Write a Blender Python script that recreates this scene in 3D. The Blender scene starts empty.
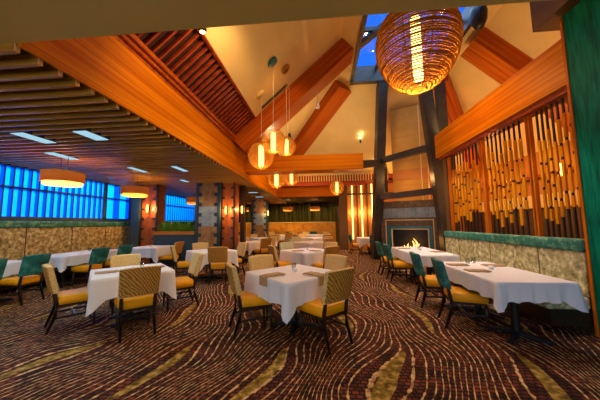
import bpy, bmesh, math, random
from mathutils import Vector, Matrix
random.seed(7)
C = bpy.context.scene.collection
PI = math.pi
sc = bpy.context.scene

# ------------------------------------------------------------------ materials
def new_mat(name):
    m = bpy.data.materials.new(name); m.use_nodes = True
    nt = m.node_tree
    return m, nt, nt.nodes['Principled BSDF']

def flat(name, col, rough=.6, metal=0., spec=.5, noise=0., nscale=8., emit=None, es=0., bump=0.):
    m, nt, b = new_mat(name)
    b.inputs['Base Color'].default_value = (*col, 1)
    b.inputs['Roughness'].default_value = rough
    b.inputs['Metallic'].default_value = metal
    b.inputs['Specular IOR Level'].default_value = spec
    if noise or bump:
        tc = nt.nodes.new('ShaderNodeTexCoord'); n = nt.nodes.new('ShaderNodeTexNoise')
        n.inputs['Scale'].default_value = nscale; n.inputs['Detail'].default_value = 4
        nt.links.new(tc.outputs['Object'], n.inputs['Vector'])
        if noise:
            r = nt.nodes.new('ShaderNodeValToRGB')
            r.color_ramp.elements[0].position = .3; r.color_ramp.elements[1].position = .7
            r.color_ramp.elements[0].color = tuple(max(0, c*(1-noise)) for c in col) + (1,)
            r.color_ramp.elements[1].color = tuple(min(1, c*(1+noise)) for c in col) + (1,)
            nt.links.new(n.outputs['Fac'], r.inputs['Fac']); nt.links.new(r.outputs['Color'], b.inputs['Base Color'])
        if bump:
            bp = nt.nodes.new('ShaderNodeBump'); bp.inputs['Strength'].default_value = bump; bp.inputs['Distance'].default_value = .02
            nt.links.new(n.outputs['Fac'], bp.inputs['Height']); nt.links.new(bp.outputs['Normal'], b.inputs['Normal'])
    if emit:
        b.inputs['Emission Color'].default_value = (*emit, 1); b.inputs['Emission Strength'].default_value = es
    return m

def ramp(nt, stops, fac):
    r = nt.nodes.new('ShaderNodeValToRGB'); e = r.color_ramp.elements
    while len(e) < len(stops): e.new(.5)
    for i, (p, c) in enumerate(stops): e[i].position = p; e[i].color = (*c, 1)
    nt.links.new(fac, r.inputs['Fac']); return r.outputs['Color']

def streak(name, c0, c1, scale=(1, 20, 20), rough=.45, nscale=1., coat=0., detail=3., lo=.35, hi=.65, sepz=None, sep_col=(.1, .03, .01)):
    """grained or woven surface: noise stretched by `scale` in object space; sepz = (axis, pitch, width) thin seams"""
    m, nt, b = new_mat(name); N = nt.nodes; L = nt.links
    tc = N.new('ShaderNodeTexCoord'); mp = N.new('ShaderNodeMapping'); mp.inputs['Scale'].default_value = scale
    n = N.new('ShaderNodeTexNoise'); n.inputs['Scale'].default_value = nscale; n.inputs['Detail'].default_value = detail
    L.new(tc.outputs['Object'], mp.inputs['Vector']); L.new(mp.outputs['Vector'], n.inputs['Vector'])
    col = ramp(nt, [(lo, c0), (hi, c1)], n.outputs['Fac'])
    if sepz:
        ax, pitch, w = sepz
        s = N.new('ShaderNodeSeparateXYZ'); L.new(tc.outputs['Object'], s.inputs[0])
        f = N.new('ShaderNodeMath'); f.operation = 'PINGPONG'; f.inputs[1].default_value = pitch/2
        L.new(s.outputs[ax], f.inputs[0])
        g = N.new('ShaderNodeMath'); g.operation = 'LESS_THAN'; g.inputs[1].default_value = w/2
        L.new(f.outputs[0], g.inputs[0])
        mx = N.new('ShaderNodeMix'); mx.data_type = 'RGBA'
        L.new(g.outputs[0], mx.inputs[0]); L.new(col, mx.inputs[6]); mx.inputs[7].default_value = (*sep_col, 1)
        col = mx.outputs[2]
    L.new(col, b.inputs['Base Color']); b.inputs['Roughness'].default_value = rough
    b.inputs['Specular IOR Level'].default_value = .06+coat*.7
    return m

def emis(name, col, s):
    m = bpy.data.materials.new(name); m.use_nodes = True; nt = m.node_tree
    nt.nodes.remove(nt.nodes['Principled BSDF'])
    e = nt.nodes.new('ShaderNodeEmission'); e.inputs[0].default_value = (*col, 1); e.inputs[1].default_value = s
    nt.links.new(e.outputs[0], nt.nodes['Material Output'].inputs[0]); return m

M = {}
M['soffit'] = flat('soffit_paint', (.60, .43, .10), .8, noise=.05, nscale=1.5)
M['plaster'] = flat('cream_plaster', (.72, .54, .23), .85, noise=.06, nscale=1.2)
M['fascia'] = streak('fascia_wood', (.50, .13, .0), (.70, .24, .002), (25, .25, 14), .4, 1., lo=.35, hi=.65, sepz=(2, .16, .008), sep_col=(.33, .09, .01), coat=0.)
M['fascia_far'] = streak('fascia_wood_far', (.48, .11, .0), (.62, .18, .001), (.25, 25, 14), .4, 1., sepz=(2, .13, .008), sep_col=(.33, .09, .01), coat=0.)
M['beam'] = streak('roof_beam_wood', (.24, .035, .0), (.50, .115, .002), (.4, 16, 16), .4, 1., lo=.3, hi=.7, coat=.2)
M['redslat'] = streak('crimson_slat_wood', (.22, .035, .015), (.34, .06, .02), (.5, 10, 10), .45)
M['reddark'] = flat('dark_crimson_void', (.035, .004, .003), .8)
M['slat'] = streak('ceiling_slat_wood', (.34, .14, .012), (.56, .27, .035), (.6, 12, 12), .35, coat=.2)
M['slatend'] = flat('slat_end_lit', (.92, .48, .16), .5, noise=.15, nscale=30)  # slat ends lighter than the slats: light on them put into the colour
M['void'] = flat('ceiling_void_paint', (.075, .065, .035), .9)
M['darkceil'] = flat('dark_ceiling_paint', (.06, .035, .015), .5, noise=.1)
M['brown'] = flat('brown_bulkhead_paint', (.10, .045, .006), .7, noise=.06, nscale=2)
M['steel'] = flat('dark_bronze_steel', (.05, .045, .035), .4, .35, noise=.2, nscale=3)
M['chimney'] = streak('chimney_panel', (.48, .24, .04), (.60, .32, .07), (.8, .8, .8), .5, 1.5, sepz=(2, .95, .01), sep_col=(.3, .16, .05))
M['dwood'] = flat('dark_espresso_wood', (.025, .012, .008), .35, noise=.2, nscale=15)
M['seat'] = flat('golden_orange_vinyl', (.82, .35, .003), .4, noise=.06, nscale=6, spec=.2)
M['cream'] = flat('cream_boucle', (.68, .47, .17), .85, noise=.18, nscale=45, bump=.2)
M['greyc'] = flat('pale_grey_boucle', (.48, .48, .28), .85, noise=.2, nscale=45, bump=.2)
M['cloth'] = flat('white_linen', (.76, .75, .77), .8, noise=.02, nscale=3)
M['napkin'] = flat('tan_napkin_linen', (.42, .27, .13), .8, noise=.1, nscale=60)
M['silver'] = flat('cutlery_steel', (.7, .7, .68), .2, 1.)
M['porcelain'] = flat('white_porcelain', (.85, .83, .8), .25)
M['greenwall'] = streak('green_textured_wall', (.0, .07, .05), (.0, .26, .15), (26, 26, 3), .6, 1., detail=5, lo=.3, hi=.75)
M['navy'] = flat('slate_blue_paint', (.02, .055, .075), .5, noise=.1)
M['rust'] = flat('rust_copper_panel', (.30, .075, .003), .5, .0, noise=.35, nscale=6)
M['gold_trim'] = flat('pale_gold_trim', (.72, .56, .22), .5, .0)
M['teal'] = flat('teal_tile', (.01, .15, .19), .3, noise=.15, nscale=12)
M['fireback'] = flat('black_firebox_metal', (.012, .012, .014), .5, .2)
M['log'] = flat('charred_log', (.07, .035, .02), .9, noise=.5, nscale=20)
M['copper'] = flat('bronze_lantern_hoop', (.36, .14, .008), .6, .0, spec=.2)
M['cord'] = flat('pale_suspension_cord', (.5, .42, .3), .5)
M['black'] = flat('black_metal', (.015, .015, .016), .4, .4)
M['white'] = flat('white_metal', (.7, .7, .68), .4)
M['ledge'] = streak('orange_ledge_wood', (.42, .14, .02), (.6, .24, .04), (.4, 20, 20), .4)
M['leaf'] = flat('green_leaf', (.12, .36, .02), .5, noise=.4, nscale=9)
M['soil'] = flat('planter_soil', (.05, .03, .02), .95)
M['block'] = streak('hanging_wood_bar', (.46, .16, .004), (.68, .29, .010), (14, 14, .8), .4)
M['post'] = streak('screen_post_wood', (.42, .09, .004), (.55, .15, .008), (16, 16, .5), .4)
M['drape'] = streak('dark_olive_drape', (.012, .016, .008), (.075, .07, .028), (9, 1, .12), .8, 1., lo=.35, hi=.65)
M['glow'] = emis('lamp_glow', (1., .46, .07), 9.)
M['globeglow'] = emis('globe_tube_glow', (1., .55, .13), 7.)
M['strip'] = emis('light_strip_glow', (1., .58, .16), 5.)
M['spotglow'] = emis('downlight_lens', (1., .66, .25), 30.)
M['panelglow'] = emis('troffer_lens', (.38, .66, .8), 1.)
M['flame'] = emis('flame', (1., .42, .08), 6.)
M['flamehot'] = emis('flame_core', (1., .75, .4), 9.)
M['wallorange'] = flat('burnt_orange_wall', (.48, .17, .015), .6, noise=.1, nscale=2)

# glass
def glass_mat(name, col, rough=0.02):
    m, nt, b = new_mat(name)
    b.inputs['Base Color'].default_value = (*col, 1); b.inputs['Roughness'].default_value = rough
    b.inputs['Transmission Weight'].default_value = 1.; b.inputs['IOR'].default_value = 1.45
    return m

def pane_mat(name, tint):
    m = bpy.data.materials.new(name); m.use_nodes = True; nt = m.node_tree; N = nt.nodes; L = nt.links
    N.remove(N['Principled BSDF'])
    t = N.new('ShaderNodeBsdfTransparent'); t.inputs[0].default_value = (*tint, 1)
    g = N.new('ShaderNodeBsdfGlossy'); g.inputs['Roughness'].default_value = .03
    mx = N.new('ShaderNodeMixShader'); mx.inputs[0].default_value = .06
    L.new(t.outputs[0], mx.inputs[1]); L.new(g.outputs[0], mx.inputs[2]); L.new(mx.outputs[0], N['Material Output'].inputs[0])
    return m
M['pane'] = pane_mat('window_glass', (.9, .95, 1.)); M['glass'] = pane_mat('drinking_glass', (.86, .88, .88)); M['globeskin'] = None
def fabric_glow(name, col, tr=.6):
    m = bpy.data.materials.new(name); m.use_nodes = True; nt = m.node_tree; N = nt.nodes; L = nt.links
    N.remove(N['Principled BSDF'])
    d = N.new('ShaderNodeBsdfDiffuse'); d.inputs[0].default_value = (*col, 1)
    t = N.new('ShaderNodeBsdfTranslucent'); t.inputs[0].default_value = (*col, 1)
    mx = N.new('ShaderNodeMixShader'); mx.inputs[0].default_value = tr
    L.new(d.outputs[0], mx.inputs[1]); L.new(t.outputs[0], mx.inputs[2]); L.new(mx.outputs[0], N['Material Output'].inputs[0])
    return m
M['blind'] = fabric_glow('sky_blue_blind', (.03, .55, .95), .85)
def skin(name, col, tr):
    m = bpy.data.materials.new(name); m.use_nodes = True; nt = m.node_tree; N = nt.nodes; L = nt.links
    N.remove(N['Principled BSDF'])
    t = N.new('ShaderNodeBsdfTransparent'); d = N.new('ShaderNodeBsdfTranslucent'); d.inputs[0].default_value = (*col, 1)
    mx = N.new('ShaderNodeMixShader'); mx.inputs[0].default_value = tr
    L.new(t.outputs[0], mx.inputs[1]); L.new(d.outputs[0], mx.inputs[2]); L.new(mx.outputs[0], N['Material Output'].inputs[0])
    return m
M['globeskin'] = skin('amber_globe_skin', (1., .5, .10), .27)
M['blind_shaded'] = fabric_glow('shaded_blue_blind', (.003, .2, .62), .85)  # same blind, darker copy: shade of the turned faces put into the colour
M['shade'] = fabric_glow('tan_drum_shade', (.66, .34, .10), .45)
M['shadelow'] = fabric_glow('amber_drum_diffuser', (1., .62, .2), .6)

def carpet():
    m, nt, b = new_mat('swirl_carpet'); N = nt.nodes; L = nt.links
    g = N.new('ShaderNodeNewGeometry'); s = N.new('ShaderNodeSeparateXYZ'); L.new(g.outputs['Position'], s.inputs[0])
    def mth(op, a, b_=None, c=None):
        n = N.new('ShaderNodeMath'); n.operation = op
        for i, v in enumerate((a, b_, c)):
            if v is None: continue
            if isinstance(v, (int, float)): n.inputs[i].default_value = v
            else: L.new(v, n.inputs[i])
        return n.outputs[0]
    x, y = s.outputs[0], s.outputs[1]
    nz = N.new('ShaderNodeTexNoise'); nz.inputs['Scale'].default_value = .6; nz.inputs['Detail'].default_value = 1.
    L.new(g.outputs['Position'], nz.inputs['Vector'])
    wob = mth('MULTIPLY', mth('SUBTRACT', nz.outputs['Fac'], .5), .9)
    x1 = mth('ADD', mth('ADD', x, mth('MULTIPLY', mth('SINE', mth('MULTIPLY', y, 1.25)), .30)), wob)
    P, Ly = 1.2, 3.1
    kx, ky = 2*PI/P, 2*PI/Ly
    # two staggered rows of pinches
    cy = mth('COSINE', mth('MULTIPLY', mth('ADD', y, .55), ky))
    sx = mth('SINE', mth('MULTIPLY', x1, kx)); cx = mth('COSINE', mth('MULTIPLY', x1, kx))
    psi = mth('ADD', x1, mth('MULTIPLY', mth('MULTIPLY', cy, sx), .15))
    fr = mth('FRACT', mth('MULTIPLY', psi, 13.))
    tri = mth('ABSOLUTE', mth('SUBTRACT', fr, .5))          # 0 at line centre
    n3 = N.new('ShaderNodeTexNoise'); n3.inputs['Scale'].default_value = 14.; n3.inputs['Detail'].default_value = 2
    L.new(g.outputs['Position'], n3.inputs['Vector'])
    wid = mth('MULTIPLY', mth('SUBTRACT', n3.outputs['Fac'], .22), .27)
    line = mth('LESS_THAN', tri, wid)
    leafv = mth('SUBTRACT', mth('MULTIPLY', mth('MULTIPLY', cy, -1.), mth('SIGN', cx)), mth('MULTIPLY', mth('SUBTRACT', 1., mth('ABSOLUTE', cx)), 9.))
    n2 = N.new('ShaderNodeTexNoise'); n2.inputs['Scale'].default_value = 5.
    L.new(g.outputs['Position'], n2.inputs['Vector'])
    # slender leaf: distance from the stream's centreline, in half periods
    leaf = mth('GREATER_THAN', leafv, mth('ADD', .22, mth('MULTIPLY', n2.outputs['Fac'], .5)))
    # base: dark plum and rust blocks
    br = N.new('ShaderNodeTexBrick'); br.inputs['Scale'].default_value = 1.; br.inputs['Brick Width'].default_value = .065; br.inputs['Row Height'].default_value = .05
    br.inputs['Mortar Size'].default_value = .008; br.inputs['Color1'].default_value = (.12, .026, .010, 1); br.inputs['Color2'].default_value = (.25, .055, .014, 1); br.inputs['Mortar'].default_value = (.012, .008, .012, 1)
    L.new(g.outputs['Position'], br.inputs['Vector'])
    n4 = N.new('ShaderNodeTexNoise'); n4.inputs['Scale'].default_value = 5.; n4.inputs['Detail'].default_value = 6
    L.new(g.outputs['Position'], n4.inputs['Vector'])
    dark = ramp(nt, [(.38, (.018, .012, .016)), (.6, (1, 1, 1))], n4.outputs['Fac'])
    mb = N.new('ShaderNodeMix'); mb.data_type = 'RGBA'; mb.blend_type = 'MULTIPLY'; mb.inputs[0].default_value = .8
    L.new(br.outputs['Color'], mb.inputs[6]); L.new(dark, mb.inputs[7])
    ml = N.new('ShaderNodeMix'); ml.data_type = 'RGBA'; L.new(line, ml.inputs[0]); L.new(mb.outputs[2], ml.inputs[6])
    lc = ramp(nt, [(.35, (.24, .11, .03)), (.62, (.78, .52, .22))], n3.outputs['Fac']); L.new(lc, ml.inputs[7])
    mg = N.new('ShaderNodeMix'); mg.data_type = 'RGBA'; L.new(leaf, mg.inputs[0]); L.new(ml.outputs[2], mg.inputs[6])
    gc = ramp(nt, [(.3, (.08, .045, .005)), (.5, (.26, .16, .018)), (.68, (.58, .38, .10))], n3.outputs['Fac']); L.new(gc, mg.inputs[7])
    L.new(mg.outputs[2], b.inputs['Base Color']); b.inputs['Roughness'].default_value = .85
    b.inputs['Specular IOR Level'].default_value = .2
    return m
M['carpet'] = carpet()

def mosaic(name, cols, scale=30., stretch=(1, 1, 1), joint=None, rough=.5):
    m, nt, b = new_mat(name); N = nt.nodes; L = nt.links
    tc = N.new('ShaderNodeTexCoord'); mp = N.new('ShaderNodeMapping'); mp.inputs['Scale'].default_value = stretch
    L.new(tc.outputs['Object'], mp.inputs['Vector'])
    v = N.new('ShaderNodeTexNoise'); v.inputs['Scale'].default_value = scale; v.inputs['Detail'].default_value = 5; v.inputs['Roughness'].default_value = .7
    L.new(mp.outputs['Vector'], v.inputs['Vector'])
    k = len(cols); col = ramp(nt, [(.3+.4*i/(k-1), c) for i, c in enumerate(cols)], v.outputs['Fac'])
    if joint:
        ax, pitch, w = joint
        s = N.new('ShaderNodeSeparateXYZ'); L.new(tc.outputs['Object'], s.inputs[0])
        f = N.new('ShaderNodeMath'); f.operation = 'PINGPONG'; f.inputs[1].default_value = pitch/2; L.new(s.outputs[ax], f.inputs[0])
        g = N.new('ShaderNodeMath'); g.operation = 'LESS_THAN'; g.inputs[1].default_value = w; L.new(f.outputs[0], g.inputs[0])
        mx = N.new('ShaderNodeMix'); mx.data_type = 'RGBA'; L.new(g.outputs[0], mx.inputs[0]); L.new(col, mx.inputs[6]); mx.inputs[7].default_value = (.12, .07, .03, 1)
        col = mx.outputs[2]
    L.new(col, b.inputs['Base Color']); b.inputs['Roughness'].default_value = rough
    return m
M['tanvelvet'] = mosaic('tan_crushed_velvet', [(.06, .035, .008), (.42, .30, .10), (.95, .82, .46)], 11., joint=(1, 1.15, .012), rough=.7)
M['greenvelvet'] = mosaic('green_crushed_velvet', [(.0, .03, .035), (.0, .15, .13), (.10, .36, .28)], 7., rough=.55)
M['backmosaic'] = mosaic('amber_back_panel', [(.35, .12, .01), (.65, .29, .02), (.72, .38, .05)], 2.5, rough=.5)
M['stonetile'] = mosaic('blue_grey_tile', [(.10, .15, .18), (.20, .27, .31), (.30, .36, .38)], 3., joint=(0, .42, .006), rough=.3)
M['browntile'] = mosaic('brown_stone_tile', [(.05, .03, .01), (.11, .065, .022), (.2, .13, .05)], 9., rough=.45)
M['brick'] = mosaic('sandstone_block', [(.16, .08, .015), (.36, .20, .06), (.5, .32, .13)], 4., rough=.6)
M['brickblue'] = mosaic('pale_blue_block', [(.18, .27, .32), (.30, .42, .46), (.45, .52, .5)], 4., rough=.5)
M['greencushion'] = mosaic('green_bolster_fabric', [(.005, .05, .035), (.01, .17, .12), (.25, .42, .25)], 9., rough=.6)
def wave_mat():
    m, nt, b = new_mat('woven_wave_fabric'); N = nt.nodes; L = nt.links
    tc = N.new('ShaderNodeTexCoord'); w = N.new('ShaderNodeTexWave'); w.bands_direction = 'DIAGONAL'
    w.inputs['Scale'].default_value = 16.; w.inputs['Distortion'].default_value = 5.; w.inputs['Detail'].default_value = 1.; w.inputs['Detail Scale'].default_value = .8
    L.new(tc.outputs['Object'], w.inputs['Vector'])
    col = ramp(nt, [(.2, (.26, .10, .008)), (.8, (.60, .31, .045))], w.outputs['Fac'])
    L.new(col, b.inputs['Base Color']); b.inputs['Roughness'].default_value = .6
    return m
M['wave'] = wave_mat()

# ------------------------------------------------------------------ mesh helpers
class MB:
    def __init__(self): self.bm = bmesh.new(); self.mi = 0
    def quad(self, *ps):
        vs = [self.bm.verts.new(p) for p in ps]; f = self.bm.faces.new(vs); f.material_index = self.mi; return self
    def box(self, x0, x1, y0, y1, z0, z1, mat=None):
        m = mat or Matrix.Identity(4)
        v = [self.bm.verts.new(m @ Vector(p)) for p in ((x0,y0,z0),(x1,y0,z0),(x1,y1,z0),(x0,y1,z0),(x0,y0,z1),(x1,y0,z1),(x1,y1,z1),(x0,y1,z1))]
        for q in ((3,2,1,0),(4,5,6,7),(0,1,5,4),(1,2,6,5),(2,3,7,6),(3,0,4,7)):
            f = self.bm.faces.new([v[i] for i in q]); f.material_index = self.mi
        return self
    def hexa(self, a, b):
        """a, b: two rings of 4 points"""
        v = [self.bm.verts.new(p) for p in list(a)+list(b)]
        for q in ((3,2,1,0),(4,5,6,7),(0,1,5,4),(1,2,6,5),(2,3,7,6),(3,0,4,7)):
            f = self.bm.faces.new([v[i] for i in q]); f.material_index = self.mi
        return self
    def bar(self, p0, p1, w, h, w2=None, h2=None):
        """rectangular bar between two points; w horizontal, h the other way"""
        p0 = Vector(p0); p1 = Vector(p1); d = (p1-p0).normalized()
        u = d.cross(Vector((0,0,1)));
        if u.length < .05: u = Vector((1,0,0))
        u.normalize(); n = u.cross(d).normalized()
        w2 = w if w2 is None else w2; h2 = h if h2 is None else h2
        r = lambda p, a, b: [p+u*a/2*s+n*b/2*t for s, t in ((-1,-1),(1,-1),(1,1),(-1,1))]
        return self.hexa(r(p0, w, h), r(p1, w2, h2))
    def tube(self, pts, r, n=8, close=False):
        pts = [Vector(p) for p in pts]; rings = []
        rr = r if isinstance(r, (list, tuple)) else [r]*len(pts)
        for i, p in enumerate(pts):
            if close: d = pts[(i+1) % len(pts)]-pts[i-1]
            else: d = pts[min(i+1, len(pts)-1)]-pts[max(i-1, 0)]
            d.normalize(); u = d.cross(Vector((0,0,1)))
            if u.length < .05: u = d.cross(Vector((0,1,0)))
            u.normalize(); w = d.cross(u)
            rings.append([self.bm.verts.new(p+(u*math.cos(2*PI*k/n)+w*math.sin(2*PI*k/n))*rr[i]) for k in range(n)])
        m = len(rings)
        for i in range(m if close else m-1):
            A, B = rings[i], rings[(i+1) % m]
            for k in range(n):
                f = self.bm.faces.new((A[k], A[(k+1) % n], B[(k+1) % n], B[k])); f.material_index = self.mi; f.smooth = True
        if not close:
            for R in (rings[0][::-1], rings[-1]): self.bm.faces.new(R).material_index = self.mi
        return self
    def lathe(self, prof, c=(0,0,0), n=20, cap=False):
        rings = [[self.bm.verts.new((c[0]+r*math.cos(2*PI*k/n), c[1]+r*math.sin(2*PI*k/n), c[2]+z)) for k in range(n)] for r, z in prof]
        for A, B in zip(rings, rings[1:]):
            for k in range(n):
                f = self.bm.faces.new((A[k], A[(k+1) % n], B[(k+1) % n], B[k])); f.material_index = self.mi; f.smooth = True
        if cap:
            for R in (rings[0][::-1], rings[-1]): self.bm.faces.new(R).material_index = self.mi
        return self
    def build(self, name, mats, parent=None, bevel=0., loc=None, rot=None, smooth=False):
        me = bpy.data.meshes.new(name); bmesh.ops.recalc_face_normals(self.bm, faces=self.bm.faces)
        self.bm.to_mesh(me); self.bm.free()
        for m in (mats if isinstance(mats, list) else [mats]): me.materials.append(m)
        o = bpy.data.objects.new(name, me); C.objects.link(o)
        if parent: o.parent = parent
        if loc: o.location = loc
        if rot: o.rotation_euler = rot
        if bevel:
            b = o.modifiers.new('bevel', 'BEVEL'); b.width = bevel; b.segments = 2; b.limit_method = 'ANGLE'
        if smooth:
            for p in me.polygons: p.use_smooth = True
        return o

def tag(o, label, cat, group=None, kind=None):
    o['label'] = label; o['category'] = cat
    if group: o['group'] = group
    if kind: o['kind'] = kind
    return o
def empty(name, loc=(0,0,0), rz=0.):
    o = bpy.data.objects.new(name, None); C.objects.link(o); o.location = loc; o.rotation_euler = (0,0,rz); o.empty_display_size = .1
    return o
def struct(o): o['kind'] = 'structure'; return o
def copy_tree(o, parent=None):
    c = o.copy(); C.objects.link(c)
    if parent: c.parent = parent
    for ch in o.children: copy_tree(ch, c)
    return c
_tn = [0]
def trim(mb, mat, **k):
    _tn[0] += 1
    return struct(mb.build('trim_%d' % _tn[0], mat, **k))

# ------------------------------------------------------------------ room shell
XF = -2.5; ZF = 2.95            # fascia plane, its underside
XW = -7.5                       # window wall
struct(MB().box(-7.7, 9.2, -4, 19.2, -.1, 0).build('floor', M['carpet']))
# front soffit over the camera
trim(MB().box(XW, 1.68, -4, 1.78, 3.0, 3.5), M['soffit'])
# left and far low ceiling (dark void above the slats)
struct(MB().box(XW, -2.56, 1.78, 19, 3.22, 3.3).build('ceiling', M['void']))
struct(MB().box(-2.48, 4.9, 14.1, 19, 3.0, 3.1).build('ceiling', M['darkceil']))
# slatted ceiling
mb = MB(); y = 1.80
while y < 18.5:
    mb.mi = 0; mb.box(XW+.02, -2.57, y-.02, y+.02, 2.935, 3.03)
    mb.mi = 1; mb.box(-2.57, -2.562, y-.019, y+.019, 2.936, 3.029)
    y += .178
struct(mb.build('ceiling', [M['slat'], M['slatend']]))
# fascia
def noisybox(*a): return MB().box(*a)
trim(noisybox(XF-.03, XF, 1.78, 14.1, 2.97, 3.76), M['fascia'])
# stepped mouldings above the fascia
for dx, z0, z1 in ((.0, 3.76, 3.82), (.05, 3.82, 3.88), (.10, 3.88, 3.96)):
    trim(MB().box(XF-.4, XF+dx, 1.78, 7.9, z0, z1), M['beam'], bevel=.015)
trim(MB().box(XF-.6, XF-.0, 7.9, 13.2, 3.76, 4.0), M['redslat'])
# roof geometry
S = .895
def zl(x): return 3.9+S*(x+2.5)          # left slope
XR = 7.73
XT0, XT1, ZT = .68, 4.55, 6.75           # where slopes meet the skylight ring
YT0, YE = 9.08, 12.8                      # far top edge, far eave
YN0, YNE = 4.6, 2.7                       # near top edge, near eave
XS = -1.83                                # slat / plaster border on the left slope
# plaster: left, right, far and near slopes
def slab(name, pts, n, t, mat):
    n = Vector(n).normalized()*t
    mb = MB(); a = [mb.bm.verts.new(p) for p in pts]; b = [mb.bm.verts.new(Vector(p)+n) for p in pts]
    mb.bm.faces.new(a); mb.bm.faces.new(b[::-1]); k = len(pts)
    for i in range(k): mb.bm.faces.new((a[i], b[i], b[(i+1) % k], a[(i+1) % k]))
    return struct(mb.build(name, mat))
def hipy(x): # far hip on the left slope: y at x
    t = (x-XT0)/(-2.5-XT0); return YT0+t*(YE-YT0)
slab('ceiling', [(XS, 1.5, zl(XS)), (XT0, 1.5, ZT), (XT0, YT0, ZT), (XS, hipy(XS), zl(XS))], (-S, 0, 1), .12, M['plaster'])
slab('ceiling', [(XR, 1.5, 3.9), (XT1, 1.5, ZT), (XT1, YT0, ZT), (XR, YE, 3.9)], (S, 0, 1), .12, M['plaster'])
slab('ceiling', [(-2.5, YE, 3.9), (XT0, YT0, ZT), (XT1, YT0, ZT), (XR, YE, 3.9)], (0, 1, 1), .12, M['plaster'])
struct(MB().box(XT0-.1, XT1+.1, 1.5, 5.0, ZT, ZT+.1).build('ceiling', M['plaster']))
struct(MB().box(-2.6, 7.9, 1.4, 1.5, 3.5, 6.85).build('wall_front', M['plaster']))
# crimson slatted band at the foot of the left slope
mb = MB(); off = Vector((-S, 0, 1)).normalized()
p0 = Vector((-2.45, 0, zl(-2.45))); p1 = Vector((XS, 0, zl(XS)))
mb.hexa([p0+off*.10+Vector((0,1.6,0)), p1+off*.10+Vector((0,1.6,0)), p1+off*.10+Vector((0,11.5,0)), p0+off*.10+Vector((0,11.5,0))],
        [p0+off*.14+Vector((0,1.6,0)), p1+off*.14+Vector((0,1.6,0)), p1+off*.14+Vector((0,11.5,0)), p0+off*.14+Vector((0,11.5,0))])
struct(mb.build('ceiling', M['reddark']))
mb = MB(); y = 1.9
while y < 11.2:
    a = [p0+Vector((0, y+s, 0))+off*t for s, t in ((-.016, .03), (.016, .03), (.016, .08), (-.016, .08))]
    b = [p1+Vector((0, y+s, 0))+off*t for s, t in ((-.016, .03), (.016, .03), (.016, .08), (-.016, .08))]
    mb.hexa(a, b); y += .155
struct(mb.build('ceiling', M['slatred'] if 'slatred' in M else M['redslat']))
trim(MB().bar(p1+Vector((0,1.6,0))+off*.03, p1+Vector((0,6.8,0))+off*.03, .05, .12), M['redslat'])
# far slope slatted strip and far fascia
mb = MB(); x = -1.4
while x < 3.4:
    mb.box(x-.02, x+.02, 12.55, 12.6, 3.55, 4.05); x += .13
trim(mb, M['cream'])
trim(MB().box(-2.5, 7.7, 12.9, 13.0, 3.6, 4.3), M['redslat'])
trim(MB().box(-2.5, 1.35, 14.0, 14.1, ZF, 3.6), M['fascia_far'])
trim(MB().box(-2.5, 5.0, 12.9, 14.1, 3.6, 3.68), M['redslat'])
trim(MB().box(-2.5, 2.2, 12.6, 12.9, 3.35, 3.6), M['redslat'])
# skylight ring, glazing, mullions
mb = MB()
X0, X1, Y0, Y1 = 1.17, 4.12, 5.0, 9.1
mb.box(XT0-.05, X0, Y0, Y1, ZT, ZT+.1); mb.box(X1, XT1+.05, Y0, Y1, ZT, ZT+.1)
struct(mb.build('ceiling', M['plaster']))
win = MB()
win.box(X0-.02, X0+.1, Y0, Y1, ZT-.05, ZT+.5); win.box(X1-.1, X1+.02, Y0, Y1, ZT-.05, ZT+.5)
win.box(X0, X1, Y1-.12, Y1+.1, ZT-.1, ZT+.5); win.box(X0, X1, Y0-.1, Y0, ZT-.05, ZT+.5)
wf = MB()
W = struct(win.build('window_1', M['steel']))
mb = MB()
for x in (2.1, 3.15): mb.box(x-.04, x+.04, Y0, Y1, ZT+.3, ZT+.42)
mb.box(X0, X1, 7.0, 7.08, ZT+.3, ZT+.42)
mb.bar((1.25, 7.6, ZT+.25), (2.6, 5.8, ZT+.25), .18, .12)
mb.build('mullion', M['steel'], W)
MB().box(X0, X1, Y0, Y1, ZT+.44, ZT+.46).build('pane', M['pane'], W)

# roof beams -------------------------------------------------
def rafter(p0, p1, nrm, depth, y0, y1, mat):
    """box beam lying under the roof between p0 and p1 (x,z), width y0..y1, hanging `depth` along -nrm"""
    p0 = Vector((p0[0], 0, p0[1])); p1 = Vector((p1[0], 0, p1[1])); n = Vector(nrm).normalized()*depth
    L_ = (p1-p0).length; d = (p1-p0).normalized(); nn = Vector(nrm).normalized()
    mb = MB().box(0, L_, y0, y1, -depth, 0)
    o = mb.build('trim_x', mat)
    R = Matrix((( d.x, 0, nn.x), (0, 1, 0), (d.z, 0, nn.z))).to_4x4()
    o.matrix_world = Matrix.Translation(p0) @ R
    _tn[0] += 1; o.name = 'trim_%d' % _tn[0]; struct(o)
rafter((-2.5, 3.9), (XT0, ZT), (-S, 0, 1), .5, 6.8, 7.45, M['beam'])
rafter((XR, 3.9), (XT1, ZT), (S, 0, 1), .5, 6.8, 7.45, M['beam'])
def hipbeam(p0, p1, w, h):
    p0 = Vector(p0); p1 = Vector(p1); d = (p1-p0); L_ = d.length; d.normalize()
    u = d.cross(Vector((0,0,1))).normalized(); n = u.cross(d).normalized()
    if n.z < 0: n = -n; u = -u
    o = MB().box(0, L_, -w/2, w/2, -h, 0.02).build('trim_x', M['beam'])
    v = n.cross(d)
    R = Matrix(((d.x, v.x, n.x), (d.y, v.y, n.y), (d.z, v.z, n.z))).to_4x4()
    o.matrix_world = Matrix.Translation(p0) @ R
    _tn[0] += 1; o.name = 'trim_%d' % _tn[0]; struct(o)
hipbeam((-2.5, YE, 3.9), (XT0+.12, YT0, ZT), .68, .48)
hipbeam((XR, YE, 3.9), (XT1-.1, YT0, ZT), .5, .45)
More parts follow.
